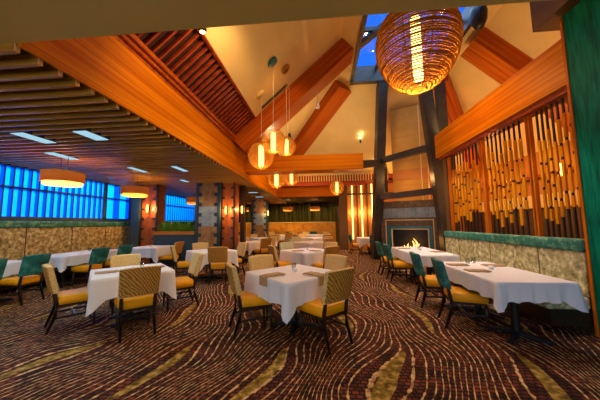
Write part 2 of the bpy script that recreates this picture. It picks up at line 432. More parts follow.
# horizontal tie beam across the hall
trim(MB().box(-2.52, 1.35, 7.95, 8.5, 3.15, 3.66), M['fascia_far'], bevel=.01)
# right hand beam over the screen
trim(MB().box(3.4, 3.75, 3.55, 7.6, 3.32, 4.0), M['fascia'], bevel=.01)
trim(MB().box(3.45, 3.7, 3.55, 7.5, 3.24, 3.32), M['redslat'])

# walls -------------------------------------------------------
# left window wall below and above
struct(MB().box(XW-.15, XW, -4, 19, 0, 1.63).build('wall_left', M['navy']))
trim(MB().box(XW-.12, XW+.04, 1.8, 9.4, 1.59, 1.66), M['navy'])
# windows on the left wall
def window(n, y0, y1, z0, z1, ny, vane):
    mb = MB(); x = XW
    mb.box(x-.12, x, y0, y1, z0, z0+.04); mb.box(x-.12, x, y0, y1, z1-.05, z1)
    mb.box(x-.12, x, y0, y0+.06, z0, z1); mb.box(x-.12, x, y1-.06, y1, z0, z1)
    zt = z0+(z1-z0)*.58
    mb.box(x-.10, x-.02, y0, y1, zt-.018, zt+.018)
    o = struct(mb.build('window_%d' % n, M['navy']))
    MB().box(x-.10, x-.09, y0, y1, z0, z1).build('pane', M['pane'], o)
    mb = MB(); y = y0+.08
    while y < y1-.08:
        # one vane: a bright face, and a return coloured darker as its shaded side
        mb.hexa([Vector((x-.075, y, z0+.04)), Vector((x-.073, y, z0+.04)), Vector((x-.043, y+vane*.5, z0+.04)), Vector((x-.045, y+vane*.5, z0+.04))],
                [Vector((x-.075, y, z1-.05)), Vector((x-.073, y, z1-.05)), Vector((x-.043, y+vane*.5, z1-.05)), Vector((x-.045, y+vane*.5, z1-.05))])
        y += vane
    mb.build('blind', M['blind'], o)
    mb = MB(); y = y0+.08+vane*.5
    while y < y1-.08:
        mb.hexa([Vector((x-.045, y, z0+.04)), Vector((x-.043, y, z0+.04)), Vector((x-.069, y+vane*.44, z0+.04)), Vector((x-.071, y+vane*.44, z0+.04))],
                [Vector((x-.045, y, z1-.05)), Vector((x-.043, y, z1-.05)), Vector((x-.069, y+vane*.44, z1-.05)), Vector((x-.071, y+vane*.44, z1-.05))])
        y += vane
    mb.build('blind', M['blind_shaded'], o)
    mb = MB(); y = y0+.08+vane*.95
    while y < y1-.08:
        mb.box(x-.055, x-.035, y-.012, y+.012, z0+.04, z1-.05); y += vane
    mb.build('window_frame', M['navy'], o)
    return o
window(2, 1.8, 8.1, 1.66, 2.98, 0, .19)
window(3, 8.1, 9.3, 1.66, 2.98, 0, .58)
window(4, 10.0, 14.4, 1.66, 2.98, 0, .19)
struct(MB().box(XW-.15, XW, 9.3, 10.0, 1.63, 3.3).build('wall_left', M['navy']))
struct(MB().box(XW-.15, XW, 14.4, 19, 1.63, 3.3).build('wall_left', M['drape']))
struct(MB().box(XW-.15, XW, -4, 1.8, 1.63, 3.3).build('wall_left', M['navy']))
struct(MB().box(XW-.15, XW, 1.8, 19, 2.98, 3.3).build('wall_left', M['void']))
# far wall
mb = MB(); x = -7.5
while x < 1.2:
    mb.hexa([Vector((x, 18.95, 1.5)), Vector((x+.11, 18.85, 1.5)), Vector((x+.22, 18.95, 1.5)), Vector((x+.11, 19.0, 1.5))],
            [Vector((x, 18.95, 3.1)), Vector((x+.11, 18.85, 3.1)), Vector((x+.22, 18.95, 3.1)), Vector((x+.11, 19.0, 3.1))]); x += .22
struct(mb.build('wall_back', M['drape']))
struct(MB().box(-7.65, 1.5, 19.0, 19.15, 0, 3.3).build('wall_back', M['darkceil']))
trim(MB().box(-7.5, 1.3, 18.4, 18.8, 1.50, 1.56), M['gold_trim'])
struct(MB().box(-7.5, 1.3, 18.45, 18.83, 0, 1.5).build('wall_back', M['backmosaic']))
# right of the hall's end: glowing strip wall
struct(MB().box(1.25, 7.9, 14.2, 14.35, 0, 4.2).build('wall_back', M['wallorange']))
struct(MB().box(1.0, 1.35, 14.1, 19.0, 0, 3.1).build('wall_right', M['darkceil']))
trim(MB().box(.98, 1.42, 13.9, 14.12, 0, 3.9), M['brown'])
for n_, (x, z0) in enumerate(((1.72, .55), (2.24, .5), (2.80, 1.25))):
    e = empty('wall_light', (x, 14.15, z0))
    MB().box(-.02, .02, -.01, .03, 0, 3.62-z0).build('light_strip', M['strip'], e)
    MB().box(-.05, .05, .03, .05, 0, 3.64-z0).build('backplate', M['gold_trim'], e)
    tag(e, ('leftmost vertical glowing light strip on the orange end wall',
            'middle vertical glowing light strip on the orange end wall',
            'shorter glowing light strip nearest the dark steel column')[n_], 'wall light', 'vertical light strips on the orange wall')
trim(MB().box(1.95, 2.02, 14.05, 14.2, 0, 3.7), M['brown'])
trim(MB().box(2.48, 2.56, 14.05, 14.2, 0, 3.7), M['brown'])
trim(MB().box(3.0, 3.5, 12.9, 14.2, 0, 1.15), M['brown'])
# room beyond the screen
struct(MB().box(7.75, 7.9, -1, 14.3, 1.9, 4.2).build('wall_right', M['wallorange']))
struct(MB().box(7.7, 7.9, -1, 14.3, 0, 1.9).build('wall_right', M['darkceil']))
struct(MB().box(3.75, 7.9, 2.8, 2.9, 0, 4.3).build('wall_front', M['wallorange']))
trim(MB().box(7.55, 7.75, 3, 12.5, 1.9, 2.35), M['gold_trim'])
trim(MB().box(7.3, 7.75, 3, 12.5, 2.9, 3.0), M['redslat'])
# green textured wall nearest the camera on the right
struct(MB().box(3.4, 3.75, -4, 3.55, 0, 4.28).build('wall_right', M['greenwall']))
trim(MB().box(3.385, 3.76, 3.55, 3.585, 0, 4.28), M['post'])
# brown bulkhead
trim(MB().box(3.25, 7.9, -4, 3.85, 4.3, 7.4), M['brown'])
# fireplace ----------------------------------------------------
fx = Vector((2.30, 10.05, 0)); fz = Vector((4.12, 9.18, 0)); fd = (fz-fx); FL = fd.length; fa = math.atan2(fd.y, fd.x)
fp = empty('fireplace', (fx.x, fx.y, 0), fa)
tag(fp, 'fireplace with burning fire, gold edged teal surround and blue-grey tile band', 'fireplace')
def fb(name, mat, *b, bev=0.):
    return MB().box(*b).build(name, mat, fp, bevel=bev)
# u along the face, v into the wall
oa, ob, oz0, oz1 = .42, 1.62, .25, 1.18
mb = MB(); mb.box(0, FL, .0, .8, 1.62, 1.98); fbm = mb.build('tile_band', M['stonetile'], fp)
fb('upper_band', M['browntile'], 0, FL, .02, .8, 1.98, 2.25)
mb = MB(); mb.box(0, oa-.02, .0, .8, 0, 1.62); mb.box(ob+.02, FL, .0, .8, 0, 1.62); mb.box(oa-.02, ob+.02, 0, .8, 0, .2); mb.box(oa-.02, ob+.02, 0, .8, 1.3, 1.62)
mb.build('side_panel', M['browntile'], fp)
mb = MB(); g0, g1, gz = .17, 1.83, 1.55
mb.box(g0, g0+.035, -.03, .01, .1, gz); mb.box(g1-.035, g1, -.03, .01, .1, gz); mb.box(g0, g1, -.03, .01, gz-.035, gz)
mb.build('gold_frame', M['gold_trim'], fp)
mb = MB(); t0, t1, tz = .24, 1.76, 1.30
mb.box(t0, oa-.035, -.02, .012, .1, tz); mb.box(ob+.035, t1, -.02, .012, .1, tz); mb.box(t0, t1, -.021, .011, oz1+.03, tz)
mb.build('teal_surround', M['teal'], fp)
mb = MB(); mb.box(oa-.035, oa, -.035, .05, .2, oz1+.03); mb.box(ob, ob+.035, -.035, .05, .2, oz1+.03); mb.box(oa, ob, -.035, .05, oz1, oz1+.03)
mb.build('firebox_frame', M['gold_trim'], fp)
mb = MB(); mb.box(oa, ob, .5, .54, .2, oz1+.1); mb.box(oa-.02, oa, .02, .54, .2, oz1+.1); mb.box(ob, ob+.02, .02, .54, .2, oz1+.1); mb.box(oa, ob, .02, .5, .2, .26); mb.box(oa, ob, .02, .5, oz1+.02, oz1+.1)
mb.build('firebox', M['fireback'], fp)
for k, (a, b) in enumerate((((.65, .2, .34), (1.4, .3, .36)), ((.7, .38, .35), (1.35, .22, .37)), ((.85, .3, .44), (1.25, .25, .52)))):
    MB().tube([a, ((a[0]+b[0])/2, (a[1]+b[1])/2, (a[2]+b[2])/2+.01), b], [.05, .055, .045], 9).build('log', M['log'], fp)
def flame(u, h, w, m, tw):
    pts = []; rr = []
    for k in range(7):
        t = k/6; pts.append((u+tw*math.sin(t*4)*t, .27, .40+h*t)); rr.append(max(.003, w*math.sin(PI*min(.97, t*.8+.18))*(1-t*.75)))
    return MB().tube(pts, rr, 8).build('flame', m, fp)
for u, h, w, tw in ((.68, .13, .035, .02), (.78, .19, .04, .03), (.9, .26, .05, -.03), (1.0, .16, .05, .02), (1.1, .36, .07, .05), (1.18, .44, .06, .10), (1.27, .25, .055, -.05)):
    flame(u, h, w, M['flame'], tw)
flame(1.12, .22, .04, M['flamehot'], .03); flame(.84, .13, .03, M['flamehot'], .02)
# chimney breast above
cb = empty('chimney_breast', (fx.x, fx.y, 0), fa)
tag(cb, 'tall tan panelled chimney breast rising above the fireplace', 'chimney')
MB().box(.5, 1.72, .12, .8, 2.25, 5.9).build('breast', M['chimney'], cb)
MB().box(.5, 1.72, .09, .12, 3.05, 3.45).build('copper_band', M['wallorange'], cb)
MB().box(1.5, 1.53, .085, .13, 2.25, 5.9).build('edge_strip', M['gold_trim'], cb)
# steel frame
sf = empty('steel_frame', (2.9, 9.3, 0))
tag(sf, 'dark steel portal frame of leaning columns and crossbars around the fireplace', 'steel frame')
def sbar(name, p0, p1, w, h, mat=M['steel']):
    q = Vector((2.9, 9.3, 0)); return MB().bar(Vector(p0)-q, Vector(p1)-q, w, h).build(name, mat, sf, bevel=.008)
LC0, LC1 = Vector((2.15, 10.45, 0)), Vector((2.36, 9.15, 6.85))
RC0, RC1 = Vector((3.84, 8.0, 0)), Vector((3.28, 8.0, 6.85))
def at(a, b, z): return a+(b-a)*(z/(b.z-a.z))
sbar('column', LC0, LC1, .34, .3); sbar('column', RC0, RC1, .30, .34)
sbar('column', (4.15, 8.5, 0), (4.02, 8.4, 6.85), .28, .2)
sbar('crossbar', at(LC0, LC1, 3.8), at(RC0, RC1, 3.8), .16, .22)
sbar('crossbar', at(LC0, LC1, 2.42), at(RC0, RC1, 2.42), .16, .2)
sbar('crossbar', (1.3, 8.3, 3.36), at(LC0, LC1, 3.75), .2, .26)
sbar('crossbar', at(LC0, LC1, 3.85), (2.95, 11.6, 4.0), .14, .2)
sbar('crossbar', (2.95, 11.6, 4.0), (2.95, 11.6, 2.8), .14, .14)

# ------------------------------------------------------------------ banquettes
M['creamvelvet'] = mosaic('greenish_cream_velvet', [(.12, .10, .035), (.46, .42, .20), (.95, .92, .62)], 11., joint=(1, 1.15, .012), rough=.7)
def banquette(name, x, y0, y1, side, ztop, zg, label, fabric=M['tanvelvet']):
    e = empty(name, (x, (y0+y1)/2, 0)); h = (y1-y0)/2; s = side     # s=+1: faces -x (right wall)
    tag(e, label, 'banquette')
    MB().box(min(-.5*s, .04*s), max(-.5*s, .04*s), -h, h, .1, .30).build('base', M['dwood'], e)
    n = max(1, round((y1-y0)/1.15)); w = 2*h/n
    for k in range(n):
        a = -h+k*w+.006; b = -h+(k+1)*w-.006
        MB().box(min(-.52*s, 0), max(-.52*s, 0), a, b, .30, .46).build('seat', fabric, e, bevel=.03)
        MB().box(min(-.02*s, .10*s), max(-.02*s, .10*s), a, b, .46, zg).build('backrest', fabric, e, bevel=.012)
    MB().box(min(-.05*s, .12*s), max(-.05*s, .12*s), -h, h, zg, ztop).build('bolster', M['greencushion'], e, bevel=.035)
    return e
banquette('banquette', 3.42, 3.62, 7.35, 1, 1.20, 1.03, 'long tan velvet banquette with green bolster below the hanging bar screen', M['creamvelvet'])
banquette('banquette', -7.345, 2.2, 9.15, -1, 1.585, 1.42, 'long tan velvet banquette with green bolster under the blue windows')
trim(MB().box(3.42, 3.75, 3.6, 7.4, 0, 1.0), M['darkceil'])
trim(MB().box(3.5, 3.75, 7.22, 7.4, 0, 3.3), M['brown'])

# ------------------------------------------------------------------ hanging bar screen (three bays)
rs = random.Random(3)
bays = [(7.18, 5.78, 'far bay, next to the fireplace column,'), (5.70, 4.52, 'middle bay'), (4.45, 3.62, 'near bay, next to the green wall,')]
for bi, (ya, yb, txt) in enumerate(bays):
    yc = (ya+yb)/2
    e = empty('screen_panel', (3.56, yc, 1.2))
    tag(e, txt+' of the screen of hanging wooden bars', 'screen', 'screen of hanging wooden bars on the right')
    if bi: txt = txt
    for yy in (ya+.02, yb-.02):
        MB().box(-.025, .04, yy-yc-.03, yy-yc+.03, -.2, 2.08).build('post', M['post'], e, bevel=.004)
    n = (9, 8, 7)[bi]
    for k in range(n):
        yy = yb+.10+(ya-yb-.20)*(k+.5)/n-yc
        r = MB().box(-.012, .012, yy-.012, yy+.012, -.2, 2.08).build('rod', M['black'], e)
        z = 1.72+rs.uniform(-.3, .12)
        low = .18+.32*rs.random()
        while z > low+.1:
            h = rs.choice((.16, .24, .36, .46)); z0 = max(z-h, low-.08)
            w = (ya-yb-.2)/n*.23; dx = 0
            MB().box(-.013+dx, .013+dx, yy-w, yy+w, z0, z).build('wood_bar', M['block'], r)
            z = z0-.045
# lamps in the room beyond the screen
def point(name, loc, col, w, r=.06):
    l = bpy.data.lights.new(name, 'POINT'); l.color = col; l.energy = w; l.shadow_soft_size = r
    o = bpy.data.objects.new(name, l); C.objects.link(o); o.location = loc; return o
def spot(name, loc, aim, col, w, ang=90, r=.05, blend=.6):
    l = bpy.data.lights.new(name, 'SPOT'); l.color = col; l.energy = w; l.shadow_soft_size = r; l.spot_size = math.radians(ang); l.spot_blend = blend
    o = bpy.data.objects.new(name, l); C.objects.link(o); o.location = loc
    o.rotation_euler = (Vector(aim)-Vector(loc)).to_track_quat('-Z', 'Y').to_euler(); return o
WARM = (1., .68, .34); AMB = (1., .5, .16)

def lit_candle_lamp(name, x, y, z, label):
    e = empty(name, (x, y, z)); tag(e, label, 'wall light', 'lamps beyond the hanging bar screen')
    MB().lathe([(.0, -.2), (.05, -.18), (.06, 0), (.05, .18), (.0, .2)], n=12).build('lamp_shade', M['glow'], e)
    MB().box(-.03, .3, -.03, .03, -.03, .03).build('bracket', M['black'], e)
lit_candle_lamp('wall_light', 7.3, 10.35, 3.0, 'glowing amber wall lamp seen through the middle of the hanging bar screen')
lit_candle_lamp('wall_light', 7.3, 8.2, 3.0, 'glowing amber wall lamp seen through the near end of the hanging bar screen')

# ------------------------------------------------------------------ tables
def cloth_mesh(sx, sy, drop, seed, nper=26, cor=.17, flare=.045):
    rnd = random.Random(seed); ph = [rnd.uniform(0, 6) for _ in range(6)]
    bm = bmesh.new(); per = []
    cs = [(-1,-1),(1,-1),(1,1),(-1,1)]; nm = [(0,-1),(1,0),(0,1),(-1,0)]
    for i in range(4):
        a = cs[i]; b = cs[(i+1) % 4]; ln = (sx, sy)[i % 2]
        for k in range(nper):
            t = k/nper
            x = (a[0]+(b[0]-a[0])*t)*sx/2; y = (a[1]+(b[1]-a[1])*t)*sy/2
            dc = min(t, 1-t)*ln
            if k == 0:
                pn = nm[i-1]; n = Vector((nm[i][0]+pn[0], nm[i][1]+pn[1], 0)).normalized()
            else: n = Vector((*nm[i], 0))
            per.append((Vector((x, y, 0)), n, dc, i))
    rows = []; R = 7
    top = bm.verts.new((0, 0, 0))
    for r in range(R+1):
        t = r/R; ring = []
        for j, (p, n, dc, i) in enumerate(per):
            c = max(0., 1-dc/.16)
            d = drop+cor*c**1.3+.012*math.sin(j*.7+ph[0])
            fold = .016*math.sin(j*.85+ph[i])+.01*math.sin(j*1.9+ph[4])
            out = .004+(.006+fold*.7)*t+(flare*c*c-.022*math.exp(-((dc-.15)/.05)**2))*t
            z = 0 if r == 0 else -d*t
            q = p+n*out; q.z = z
            ring.append(bm.verts.new(q))
        rows.append(ring)
    K = len(per)
    inner = [bm.verts.new((p.x*.93, p.y*.93, .0015)) for p, n, dc, i in per]
    for j in range(K):
        bm.faces.new((inner[j], inner[(j+1) % K], rows[0][(j+1) % K], rows[0][j]))
        bm.faces.new((top, inner[(j+1) % K], inner[j]))
        for r in range(R):
            f = bm.faces.new((rows[r][j], rows[r][(j+1) % K], rows[r+1][(j+1) % K], rows[r+1][j])); f.smooth = True
    bmesh.ops.recalc_face_normals(bm, faces=bm.faces)
    me = bpy.data.meshes.new('tablecloth'); bm.to_mesh(me); bm.free(); me.materials.append(M['cloth'])
    return me
def make_table(sx, sy, name='dining_table', bases=(0.,)):
    e = empty(name)
    MB().box(-sx/2+.01, sx/2-.01, -sy/2+.01, sy/2-.01, .715, .745).build('tabletop', M['dwood'], e)
    for by in bases:
        MB().lathe([(.05, .04), (.045, .3), (.045, .6), (.09, .715)], c=(0, by, 0), n=12).build('pedestal', M['black'], e)
        for k in range(4):
            a = k*PI/2+PI/4
            MB().bar((.03*math.cos(a), by+.03*math.sin(a), .05), (.33*math.cos(a), by+.33*math.sin(a), .018), .06, .05, .05, .03).build('foot', M['black'], e)
    return e
TS = 1.0
proto_table = make_table(TS, TS)
proto_cloths = [cloth_mesh(TS, TS, .285, s) for s in range(4)]
ZT_ = .749
used = {'t': False}
def put_table(x, y, rz, label, clabel, group, k):
    t = proto_table if not used['t'] else copy_tree(proto_table)
    used['t'] = True
    t.location = (x, y, 0); t.rotation_euler = (0, 0, rz); tag(t, label, 'table', group)
    o = bpy.data.objects.new('tablecloth', proto_cloths[k % 4]); C.objects.link(o)
    o.location = (x, y, ZT_); o.rotation_euler = (0, 0, rz+PI/2*(k % 3)); tag(o, clabel, 'tablecloth', 'white cloths on '+group)
    return t
# ------------------------------------------------------------------ chairs
def make_chair(kind):
    e = empty('dining_chair')
    backm = {'gold': M['cream'], 'green': M['greenvelvet'], 'grey': M['greyc']}[kind]
    rear = {'gold': M['wave'], 'green': M['greenvelvet'], 'grey': M['greyc']}[kind]
    # seat cushion: slightly wider in front, domed
    bm = MB()
    ring = lambda w0, w1, z, ins: [(-w0/2+ins, -.22+ins, z), (w0/2-ins, -.22+ins, z), (w1/2-ins, .24-ins, z), (-w1/2+ins, .24-ins, z)]
    bm.hexa([Vector(p) for p in ring(.44, .50, .352, .0)], [Vector(p) for p in ring(.44, .50, .482, .01)])
    bm.build('seat', M['seat'], e, bevel=.05)
    MB().box(-.20, .20, -.21, .21, .325, .362).build('seat_frame', M['dwood'], e)
    # curved raked backrest
    def back(z0, z1, w, t0, t1, n=8, dome=.0):
        mb = MB(); grid = []
        for iz in range(5):
            tz = iz/4; z = z0+(z1-z0)*tz; yb = -.235-.085*tz
            row = []
            for ix in range(n+1):
                u = -1+2*ix/n; ww = w/2*(1-.04*(1-tz)); zz = z+ (0.012*(1-u*u) if iz == 4 else 0)
                row.append((u*ww, yb-.035*(1-u*u)+t0, zz, t1-t0))
            grid.append(row)
        F = [[mb.bm.verts.new((x, y+t, z)) for x, y, z, t in r] for r in grid]
        B = [[mb.bm.verts.new((x, y, z)) for x, y, z, t in r] for r in grid]
        for i in range(4):
            for j in range(n):
                mb.bm.faces.new((F[i][j], F[i][j+1], F[i+1][j+1], F[i+1][j])); mb.bm.faces.new((B[i][j+1], B[i][j], B[i+1][j], B[i+1][j+1]))
        for i in range(4):
            mb.bm.faces.new((B[i][0], F[i][0], F[i+1][0], B[i+1][0])); mb.bm.faces.new((F[i][n], B[i][n], B[i+1][n], F[i+1][n]))
        for j in range(n):
            mb.bm.faces.new((B[0][j+1], F[0][j+1], F[0][j], B[0][j])); mb.bm.faces.new((F[4][j], F[4][j+1], B[4][j+1], B[4][j]))
        return mb
    bk = back(.525, .90, .47, -.025, .035).build('backrest', backm, e, bevel=.014)
    back(.54, .895, .462, -.034, -.022).build('back_panel', rear, bk, bevel=.004)
    if kind == 'gold': pad = back(.545, .885, .44, .033, .043).build('front_pad', M['cream'], bk, bevel=.004)
    for s in (-1, 1):
        MB().tube([(s*.185, .195, .34), (s*.188, .20, .2), (s*.19, .205, 0)], [.025, .022, .016], 6).build('leg', M['dwood'], e)
        MB().tube([(s*.19, -.275, .66), (s*.19, -.245, .54), (s*.19, -.215, .38), (s*.19, -.225, .22), (s*.192, -.30, 0)], [.014, .021, .027, .025, .018], 6).build('leg', M['dwood'], e)
        MB().bar((s*.188, .2, .19), (s*.19, -.235, .19), .022, .026).build('stretcher', M['dwood'], e)
    MB().bar((-.188, -.02, .19), (.188, -.02, .19), .022, .026).build('stretcher', M['dwood'], e)
    return e
proto = {k: make_chair(k) for k in ('gold', 'green', 'grey')}
cused = {k: False for k in proto}
def chair(kind, x, y, face, label, group):
    """face: direction (dx, dy) the sitter looks"""
    c = proto[kind] if not cused[kind] else copy_tree(proto[kind]); cused[kind] = True
    c.location = (x, y, 0); c.rotation_euler = (0, 0, math.atan2(face[1], face[0])-PI/2)
    tag(c, label, 'chair', group); return c

# ---- the centre tables, turned 45 degrees
rows = [3.75, 6.68, 9.65, 12.6, 15.5]
colname = {0: 'centre row', 1: 'left row', 2: 'far left row'}
ordn = ['nearest', 'second', 'third', 'fourth', 'farthest']
sides = {'NL': (-.60, -.22, (.86, .5), 'at its near left side'), 'NR': (.41, -.41, (-.7, .72), 'at its near right side with its back to the camera'),
         'FL': (-.43, .43, (.7, -.72), 'at its far left side facing the camera'), 'FR': (.43, .43, (-.72, -.7), 'at its far right side')}
k = 0
for ci, X in enumerate((-.40, -3.0)):
    for ri, Y in enumerate(rows):
        x = X; y = Y
        if (ci, ri) == (0, 0): x, y = -.42, 3.70
        if (ci, ri) == (1, 0): x, y = -3.0, 3.80
        if (ci, ri) == (1, 2): x, y = -2.72, 10.0
        if (ci, ri) == (1, 4): x, y = -2.6, 15.5
        nm = '%s in the %s' % (ordn[ri], colname[ci])
        put_table(x, y, PI/4, 'square pedestal table under white cloth, '+nm, 'white tablecloth on the table '+nm, 'the diagonal square tables', k); k += 1
        for sd, (dx, dy, f, txt) in sides.items():
            px, py = x+dx, y+dy
            kind = 'grey' if (sd == 'FL' and ri in (1, 2) and ci == 0) or (sd == 'NL' and ri == 2) else 'gold'
            if (ci, ri, sd) == (0, 0, 'NL'): px, py, f = x-.56, y-.12, (.88, .47)
            if (ci, ri, sd) == (1, 0, 'NL'): px, py, f = x-.68, y-.24, (.62, .78)
            if (ci, ri, sd) == (1, 0, 'FR'): px, py, f = x+.42, y+.62, (-.74, -.67)
            if (ci, ri, sd) == (1, 1, 'NR'): px, py, f = x+.40, y-.42, (-.25, .97)
            kt = '%s chair, %s side of the %s table in the %s' % ('pale grey' if kind == 'grey' else 'tan woven', {'NL': 'near left', 'NR': 'near right', 'FL': 'far left', 'FR': 'far right'}[sd], ordn[ri], colname[ci])
            chair(kind, px, py, f, kt, 'chairs around the diagonal square tables')
# ---- far-left tables in the zone beyond the planter
for ri, (x, y) in enumerate(((-5.6, 11.4), (-5.6, 14.6))):
    nm = ('behind the planter', 'in the far corner')[ri]
    put_table(x, y, PI/4, 'square pedestal table under white cloth '+nm, 'white tablecloth on the table '+nm, 'the tables behind the planter', k); k += 1
    for sd, (dx, dy, f, txt) in sides.items():
        chair('gold', x+dx, y+dy, f, 'tan backed chair, %s side of the table %s' % ({'NL': 'near left', 'NR': 'near right', 'FL': 'far left', 'FR': 'far right'}[sd], nm), 'chairs behind the planter')
# ---- chairs along the back panels
for i in range(9):
    x = -6.3+i*.82
    chair('green' if i % 2 else 'gold', x, 17.15+.1*(i % 2), (0, 1), '%s chair, %s from the left before the back panels' % ('green velvet' if i % 2 else 'tan woven', ('first', 'second', 'third', 'fourth', 'fifth', 'sixth', 'seventh', 'eighth', 'ninth')[i]), 'chairs along the back panels')
# ---- long wall tables
def wall_table(x, y, sx, sy, label, clabel, seed, drop=.235):
    t = make_table(sx, sy, 'dining_table', (-sy/4, sy/4)); t.location = (x, y, 0); tag(t, label, 'table')
    o = bpy.data.objects.new('tablecloth', cloth_mesh(sx, sy, drop, seed, 40, .10, .035)); C.objects.link(o); o.location = (x, y, ZT_); tag(o, clabel, 'tablecloth')
wall_table(2.43, 3.93, .86, 1.56, 'long pedestal table beside the right banquette, nearest the green wall', 'white cloth on the long table nearest the green wall', 21, .22)
wall_table(2.42, 6.55, .86, 1.9, 'long pedestal table beside the right banquette, nearest the fireplace', 'white cloth on the long table nearest the fireplace', 22)
wall_table(-6.36, 6.2, .86, 1.7, 'long pedestal table beside the window banquette, middle of that wall', 'white cloth on the middle table of the window banquette', 23)
wall_table(-6.42, 4.05, .80, 1.5, 'long pedestal table beside the window banquette, at the left edge of the photo', 'white cloth on the table at the left edge, behind the green chairs', 24)
for i, (x, y, f, txt) in enumerate(((2.02, 3.88, (.98, -.18), 'nearest the camera on the right side'), (1.99, 4.72, (.99, -.1), 'second along the table nearest the green wall'),
                                (1.94, 6.55, (1, 0), 'nearer of the two at the fireplace end table'), (1.92, 7.4, (1, 0), 'farther of the two at the fireplace end table'))):
    chair('green', x-.02, y, f, 'green velvet chair with golden seat, '+txt, 'green chairs at the right banquette tables')
for i, (x, y, f, txt) in enumerate(((-5.85, 3.8, (-1, .04), 'leftmost, cut by the photo edge'), (-5.85, 4.5, (-1, -.04), 'beside the leftmost one on the window side'),
                                (-5.80, 5.88, (-1, 0), 'third along the window banquette'), (-5.80, 6.68, (-1, 0), 'fourth along the window banquette'))):
    chair('green', x, y, f, 'dark green velvet chair, '+txt, 'green chairs at the window banquette tables')
# planter table
put_table(-5.55, 7.85, 0, 'square pedestal table in front of the blue planter wall', 'white tablecloth on the table in front of the blue planter', 'the planter front table', 1)
chair('gold', -4.92, 7.85, (-1, 0), 'tan backed chair with golden seat beside the blue planter wall', 'chairs at the planter table')
# far right tables by the light strips
for ri, (x, y) in enumerate(((2.2, 12.2),)):
    nm = 'near the dark steel column'
    put_table(x, y, 0, 'small square table under white cloth '+nm, 'white tablecloth on the small table '+nm, 'the tables below the light strips', k); k += 1
    chair('green', x-.6, y-.1, (1, .1), 'green velvet chair at the left side of the small table '+nm, 'chairs below the light strips')
    if ri == 0: chair('green', x+.1, y-.65, (0, 1), 'green velvet chair nearest the camera at the small table near the steel column', 'chairs below the light strips')

# ---- things on the tables
def napkin(x, y, z, rz, label, w=.16, l=.30, hang=0.):
    mb = MB()
    mb.box(-w/2, w/2, -l/2, l/2, 0, .010)
    mb.box(-w/2+.01, w/2-.012, -l/2+.01, l/2-.02, .010, .018)
    if hang: mb.box(-w/2, w/2, -l/2-.03, -l/2, -hang, .010)
    o = mb.build('napkin', M['napkin'], loc=(x, y, z), rot=(0, 0, rz), bevel=.002)
    return tag(o, label, 'napkin', 'folded tan napkins')
def fork(x, y, z, rz, label):
    mb = MB(); mb.box(-.006, .006, -.09, .04, 0, .003)
    mb.box(-.012, .012, .04, .06, 0, .003)
    for s in (-.0105, -.0035, .0035, .0105): mb.box(s-.0015, s+.0015, .06, .10, 0, .003)
    return tag(mb.build('fork', M['silver'], loc=(x, y, z), rot=(0, 0, rz)), label, 'fork', 'cutlery on the tables')
def knife(x, y, z, rz, label):
    mb = MB(); mb.box(-.007, .007, -.10, .0, 0, .005); mb.box(-.009, .009, .0, .11, 0, .002)
    return tag(mb.build('knife', M['silver'], loc=(x, y, z), rot=(0, 0, rz)), label, 'knife', 'cutlery on the tables')
def tumbler(x, y, z, label):
    mb = MB(); mb.lathe([(.001, 0), (.030, 0), (.036, .10), (.0345, .10), (.028, .008), (.001, .008)], n=16)
    return tag(mb.build('drinking_glass', M['glass'], loc=(x, y, z)), label, 'glass', 'drinking glasses')
def votive(x, y, z, label):
    e = empty('candle_holder', (x, y, z)); tag(e, label, 'candle holder', 'small white candle holders')
    MB().lathe([(.001, 0), (.03, 0), (.036, .05), (.033, .05), (.028, .01), (.001, .01)], n=14).build('cup', M['porcelain'], e)
    MB().lathe([(.001, .0), (.024, .0), (.024, .035), (.001, .036)], c=(0, 0, .011), n=12).build('candle', M['cloth'], e)
    return e
ZC = ZT_+.0022
def rot2(x, y, a): return x*math.cos(a)-y*math.sin(a), x*math.sin(a)+y*math.cos(a)
def lay(cx, cy, a, where, sx=TS, sy=TS, spots=None, glasses=(), hang=0.):
    for i, (u, v, r, txt) in enumerate(spots):
        dx, dy = rot2(u, v, a)
        napkin(cx+dx, cy+dy, ZC, a+r, 'folded tan napkin %s on the %s' % (txt, where), hang=hang)
        ex, ey = rot2(u+.12*math.cos(r), v+.12*math.sin(r), a); fork(cx+ex, cy+ey, ZC, a+r, 'silver fork beside the napkin %s on the %s' % (txt, where))
        ex, ey = rot2(u-.12*math.cos(r), v-.12*math.sin(r), a); knife(cx+ex, cy+ey, ZC, a+r, 'silver knife beside the napkin %s on the %s' % (txt, where))
    for (u, v, txt) in glasses:
        dx, dy = rot2(u, v, a); tumbler(cx+dx, cy+dy, ZC, 'clear drinking glass %s on the %s' % (txt, where))
    votive(cx+.02, cy+.03, ZC, 'small white candle holder in the middle of the %s' % where)
A4 = PI/4
lay(-.42, 3.70, A4, 'nearest centre table', hang=.11, spots=[(.08, -.35, 0, 'at the near right side'), (-.35, .0, -PI/2, 'at the near left side')], glasses=[(.1, .12, 'beside the candle')])
lay(-3.0, 3.80, A4, 'nearest left row table', spots=[(.0, -.31, 0, 'at the near right side'), (-.31, 0, -PI/2, 'at the near left side'), (.31, .0, PI/2, 'at the far right side')], glasses=[(.15, .12, 'behind the candle')])
lay(-.40, 6.68, A4, 'second centre table', spots=[(.0, -.31, 0, 'at the near right side'), (-.31, 0, -PI/2, 'at the near left side')])
lay(-3.0, 6.68, A4, 'second left row table', spots=[(.0, -.31, 0, 'at the near side')], glasses=[(.1, .1, 'beside the candle')])
lay(2.43, 3.93, 0, 'green wall table', spots=[(-.25, .42, -PI/2, 'by the far green chair'), (.26, .35, PI/2, 'on the banquette side'), (-.25, -.1, -PI/2, 'by the near green chair')], glasses=[(-.02, .55, 'near the far end'), (.1, .6, 'at the far end')])
